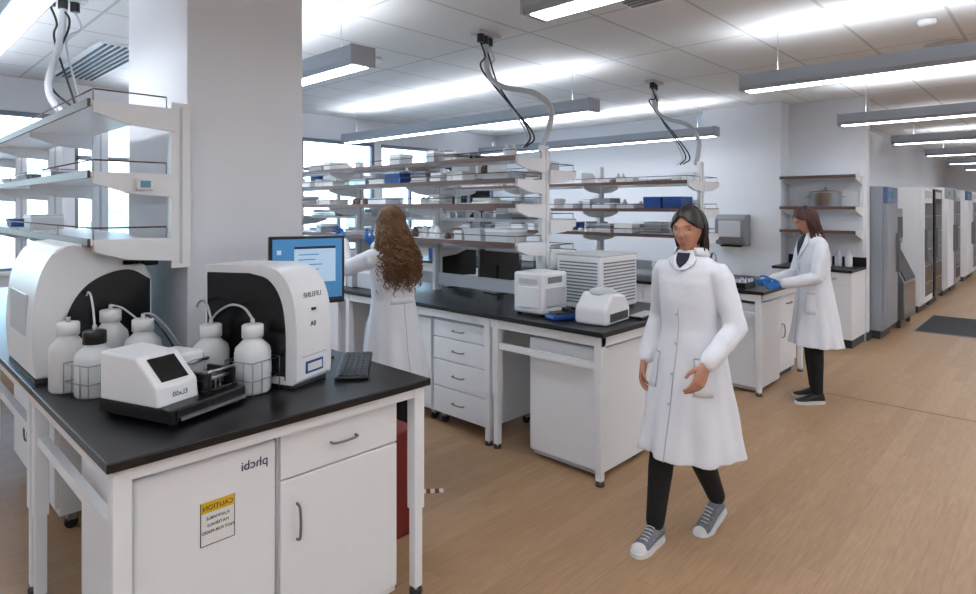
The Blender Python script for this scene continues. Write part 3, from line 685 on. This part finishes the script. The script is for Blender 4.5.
def scientist(loc,rz,J,hands,skin,hairm,head_kw,strand_kw,shoeargs,hem=.5,lean=0.0,foldseed=0,vdepth=.2,mass=None):
    e=D.objects.new('lab_scientist',None); C.collection.objects.link(e); e.location=loc; e.rotation_euler=(0,0,math.radians(rz))
    b=B('body')
    def el(cx,cy,z,rx,ry,n=32): return [Vector((cx+rx*math.cos(2*math.pi*k/n),cy+ry*math.sin(2*math.pi*k/n),z)) for k in range(n)]
    nk=J['neck']
    b.loft([el(0,0,.78,.12,.09),el(0,0,.86,.158,.108),el(0,0,.94,.14,.1),el(0,lean*.3,1.04,.115,.085),el(0,lean*.6,1.18,.135,.1),el(0,lean*.85,1.28,.14,.088),el(0,lean*.95,1.335,.105,.068),el(0,lean,1.385,.056,.052),el(nk[0]*.5,lean+nk[1]*.5,1.42,.049,.052),el(nk[0],lean+nk[1],1.475,.046,.05)],skin)
    for s in (0,1):
        S,E,W=[Vector(p) for p in J['arm'][s]]; S=Vector((S.x*.84,S.y,S.z-.03))
        b.tube([S,E,W],[.036,.034,.026],skin,14,True); b.tube(J['leg'][s],[.08,.055,.036],skin,14,True)
    o=b.done(parent=e); remesh(o,.008,4)
    b=B('trousers')
    b.loft([el(0,0,.76,.13,.1),el(0,0,.86,.162,.115),el(0,0,.98,.14,.105)],PANTS)
    for s in (0,1):
        h,k,a=[Vector(p) for p in J['leg'][s]]
        b.tube([h,h.lerp(k,.5),k,k.lerp(a,.3),k.lerp(a,.7),a+(a-k).normalized()*-.02],[.09,.078,.062,.06,.05,.045],PANTS,20,True)
    o=b.done(parent=e); remesh(o,.008,3)
    prof=[(1.43,.060,.058,1.0),(1.405,.075,.068,1),(1.385,.105,.078,1),(1.36,.145,.09,1),(1.33,.170,.1,.97),(1.27,.170,.113,.9),(1.18,.160,.122,.7),(1.05,.148,.116,.4),(.95,.165,.128,.25),(.86,.184,.142,.1),(.72,.204,.16,0),(.6,.222,.178,0),(hem,.242,.2,0)]
    def cp(th,z,off=0):
        for (z1,a1,b1,c1),(z0,a0,b0,c0) in zip(prof[:-1],prof[1:]):
            if z>=z0-1e-6: break
        t=max(0,min(1,(z1-z)/(z1-z0))); rx=a1+(a0-a1)*t; ry=b1+(b0-b1)*t; cc=c1+(c0-c1)*t
        lo=max(0,min(1,(1.05-z)/(1.05-hem)))
        fo=lo*(.06*math.sin(7*th+foldseed+2*math.sin(z*3))+.04*math.sin(12*th+foldseed*2+z*4))+.012*math.sin(5*th+z*22+foldseed)
        st=J.get('stride',0)*lo; r=1+fo
        return Vector((rx*r*math.cos(th)+off*math.cos(th),lean*cc+(ry+st)*r*math.sin(th)+off*math.sin(th),z))
    b=B('lab_coat'); n=72
    zs=[1.43,1.42,1.405,1.395,1.385,1.37,1.36,1.345,1.33,1.3]+[1.27-.025*i for i in range(int((1.27-hem)/.025)+1)]+[hem]
    b.loft([[cp(2*math.pi*k/n,z) for k in range(n)] for z in zs],COAT)
    for s in (0,1):
        S,E,W=[Vector(p) for p in J['arm'][s]]
        S=Vector((S.x*.94,S.y,S.z-.012)); ctr=Vector((S.x*.6,S.y,S.z+.005))
        pts=[ctr,S]; rr=[.052,.060]
        NN=14
        for q in range(1,NN+1):
            t=q/NN; p=S.lerp(E,t); pts.append(p); rr.append(.060-.008*t+.002*math.sin(t*13+foldseed)*(t**.5))
        for q in range(1,NN+1):
            t=q/NN*.96; p=E.lerp(W,t); pts.append(p); rr.append(.053-.009*t+.002*math.sin(t*15+foldseed*2)*(1-t*.5))
        b.tube(pts,rr,COAT,22,True)
    o=b.done(parent=e); remesh(o,.007,3)
    b=B('coat_trim')
    def patch(fn,nu,nv,m,off):
        t=bmesh.new(); G=[[t.verts.new(cp(*fn(u/nu,v/nv),off)) for u in range(nu+1)] for v in range(nv+1)]
        for i in range(nv):
            for j in range(nu): t.faces.new((G[i][j],G[i][j+1],G[i+1][j+1],G[i+1][j]))
        b.add(t,m,True)
    H=math.pi/2; vd=vdepth
    patch(lambda u,v:(H+(u-.5)*(1.0*(1-v)+.02),1.415-vd*v),8,12,SHIRT,.004)
    for s in (-1,1):
        patch(lambda u,v:(H+s*((.5*(1-v)+.02)+u*(.42*(1-v)**.6*(.4+.6*min(1,v*3))+.02)),1.42-(vd+.02)*v),6,14,COAT,.008)
        patch(lambda u,v:(H+s*((.5*(1-v)+.02)+.42*(1-v)**.6*(.4+.6*min(1,v*3))+.02+u*.03),1.42-(vd+.02)*v),2,14,SEAM,.007)
        patch(lambda u,v:(H+s*(.55+.5*u),.92-.17*v),8,6,COAT,.004)
        patch(lambda u,v:(H+s*(.55+.5*u),.925-.008*v),8,1,SEAM,.0055)
        patch(lambda u,v:(H+s*(.55+.02*u),.92-.17*v),1,6,SEAM,.0055)
    patch(lambda u,v:(H+.03+.018*u,1.16-(1.16-hem)*v),2,30,SEAM,.003)
    patch(lambda u,v:(-H+.01*u,1.3-(1.3-hem)*v),1,30,SEAM,.003)
    patch(lambda u,v:(-H-.6+1.2*u,1.06-.035*v),16,2,COAT,.004); patch(lambda u,v:(-H-.6+1.2*u,1.024-.005*v),16,1,SEAM,.004)
    for k in range(4):
        p=cp(H+.01,1.12-.14*k,.004); b.cyl((p.x,p.y-.001,p.z),.008,.005,LGREY,'y',seg=14)
    o=b.done(parent=e); m=o.modifiers.new('t','SOLIDIFY'); m.thickness=.003
    b=B('coat_collar'); rg=[]
    for z,r in ((1.40,.076),(1.442,.066),(1.440,.074),(1.402,.092)): rg.append([Vector((r*math.cos(a),lean*.98+(r*.92)*math.sin(a)-.004,z)) for a in [math.radians(130+i*(280/28)) for i in range(29)]])
    t=bmesh.new(); G=[[t.verts.new(p) for p in r] for r in rg]
    for i in range(3):
        for j in range(28): t.faces.new((G[i][j],G[i][j+1],G[i+1][j+1],G[i+1][j]))
    b.add(t,COAT,True); o=b.done(parent=e); m=o.modifiers.new('t','SOLIDIFY'); m.thickness=.003
    for s in (0,1):
        S,E,W=[Vector(p) for p in J['arm'][s]]
        hand(e,'hand_right' if s==0 else 'hand_left',W+(W-E).normalized()*.02,hands[s][0],hands[s][1],hands[s][2],hands[s][3])
    b=B('shoes')
    for s in (0,1):
        a=Vector(J['leg'][s][2]); sh=shoeargs['pose'][s]; shoe(b,(a.x,a.y,sh[1]),sh[0],shoeargs['upper'],shoeargs['toe'],sh[2],shoeargs['laces'])
    b.done(parent=e)
    hc=(nk[0],lean+nk[1]+.012+J.get('hy',0),1.527)
    make_head(e,hc,skin=skin,hairm=hairm,**head_kw)
    if strand_kw: strands(e,hc,hairm=hairm,**strand_kw)
    if mass: hair_mass(e,hc,mass[0],mass[1],hairm,foldseed,back=mass[2])
    return e

# centre scientist walking towards -X
J=dict(neck=(0,.01),arm=[[(.165,0,1.325),(.225,-.07,1.07),(.225,.06,.86)],[(-.165,0,1.325),(-.235,.0,1.07),(-.20,.19,.93)]],
  leg=[[(.085,.0,.84),(.08,.12,.46),(.08,.19,.085)],[(-.085,0,.84),(-.05,.03,.47),(-.03,-.20,.14)]],stride=.045)
scientist((2.89,1.365,0),84,J,[((.0,.25,-1),(-.3,1,0.2),-22,SKIN2),((.1,.5,-.85),(.3,1,.4),22,SKIN2)],SKIN2,HAIRD,dict(pitch=6,yaw=8,fringe=.5),
  dict(n=170,length=.26,curl=.003,width=.9,thick=.004,amin=-85,amax=85,pull=.25),dict(pose=[(5,0.0,0),(-4,.04,-24)],upper=SHOE,toe=True,laces=True),hem=.44,foldseed=1.0,vdepth=.07)
# left scientist from behind, reaching up
J=dict(neck=(0,.02),arm=[[(.165,0,1.325),(.22,.2,1.19),(.12,.40,1.36)],[(-.165,0,1.325),(-.25,.18,1.24),(-.14,.40,1.39)]],
  leg=[[(.085,0,.84),(.09,.02,.46),(.09,0,.085)],[(-.085,0,.84),(-.09,.02,.46),(-.09,-.02,.085)]])
e=scientist((2.46,3.21,0),-3,J,[((-.25,.75,.55),(-.3,-.2,1),30,LBLUE),((.25,.75,.5),(.3,-.2,1),-30,LBLUE)],SKIN,HAIRC,dict(pitch=0,yaw=6,fringe=.45),
  dict(n=430,length=.46,curl=.013,width=1.7,thick=.0042,back=.085),dict(pose=[(0,0.0,0),(5,0,0)],upper=SHOEB,toe=False,laces=False),hem=.5,foldseed=2.3,mass=(.30,.11,.07))
b=B('sample_plate'); b.box(-.075,.075,-.045,.045,-.012,.012,LGREY,.003); b.done((-0.01,.5,1.455),0,e)
# right scientist in profile
J=dict(neck=(0,.035),arm=[[(.165,.03,1.325),(.2,.08,1.06),(.10,.32,1.01)],[(-.165,.03,1.325),(-.2,.08,1.06),(-.11,.31,1.0)]],
  leg=[[(.085,0,.84),(.08,.0,.46),(.08,-.03,.085)],[(-.085,0,.84),(-.08,.04,.46),(-.09,.03,.085)]],hy=.01)
scientist((5.66,1.56,0),40,J,[((-.3,.9,-.25),(-.5,.2,1),30,LBLUE),((.3,.9,-.25),(.5,.2,1),-30,LBLUE)],SKIN,HAIRR,dict(pitch=24,yaw=0,fringe=.5),
  dict(n=300,length=.50,curl=.004,width=1.15,thick=.0045,amin=-105,amax=105,forward=.0,back=.06),dict(pose=[(-4,0.0,0),(6,0,0)],upper=SHOEB,toe=False,laces=False),hem=.48,lean=.03,foldseed=4.1,mass=(.26,.085,.05))

# ---------------------------------------------------------------- world & camera
w=D.worlds.new('World'); scn.world=w; w.use_nodes=True; nt=w.node_tree
bg=nt.nodes['Background']; sky=nt.nodes.new('ShaderNodeTexSky'); sky.sky_type='NISHITA'; sky.sun_disc=False; sky.sun_elevation=math.radians(35); sky.sun_rotation=math.radians(200)
mxs=nt.nodes.new('ShaderNodeMixRGB'); mxs.inputs[0].default_value=.55; mxs.inputs[2].default_value=(3.0,3.4,3.9,1)
nt.links.new(sky.outputs[0],mxs.inputs[1]); nt.links.new(mxs.outputs[0],bg.inputs[0]); bg.inputs[1].default_value=.8
cam=D.cameras.new('camera'); co=D.objects.new('camera',cam); C.collection.objects.link(co); scn.camera=co
cam.sensor_width=36; cam.lens=36*609/976; cam.shift_y=-90/976; cam.clip_start=.05
co.location=(0,0,1.64); co.rotation_euler=(math.pi/2,0,math.radians(43.7-90))
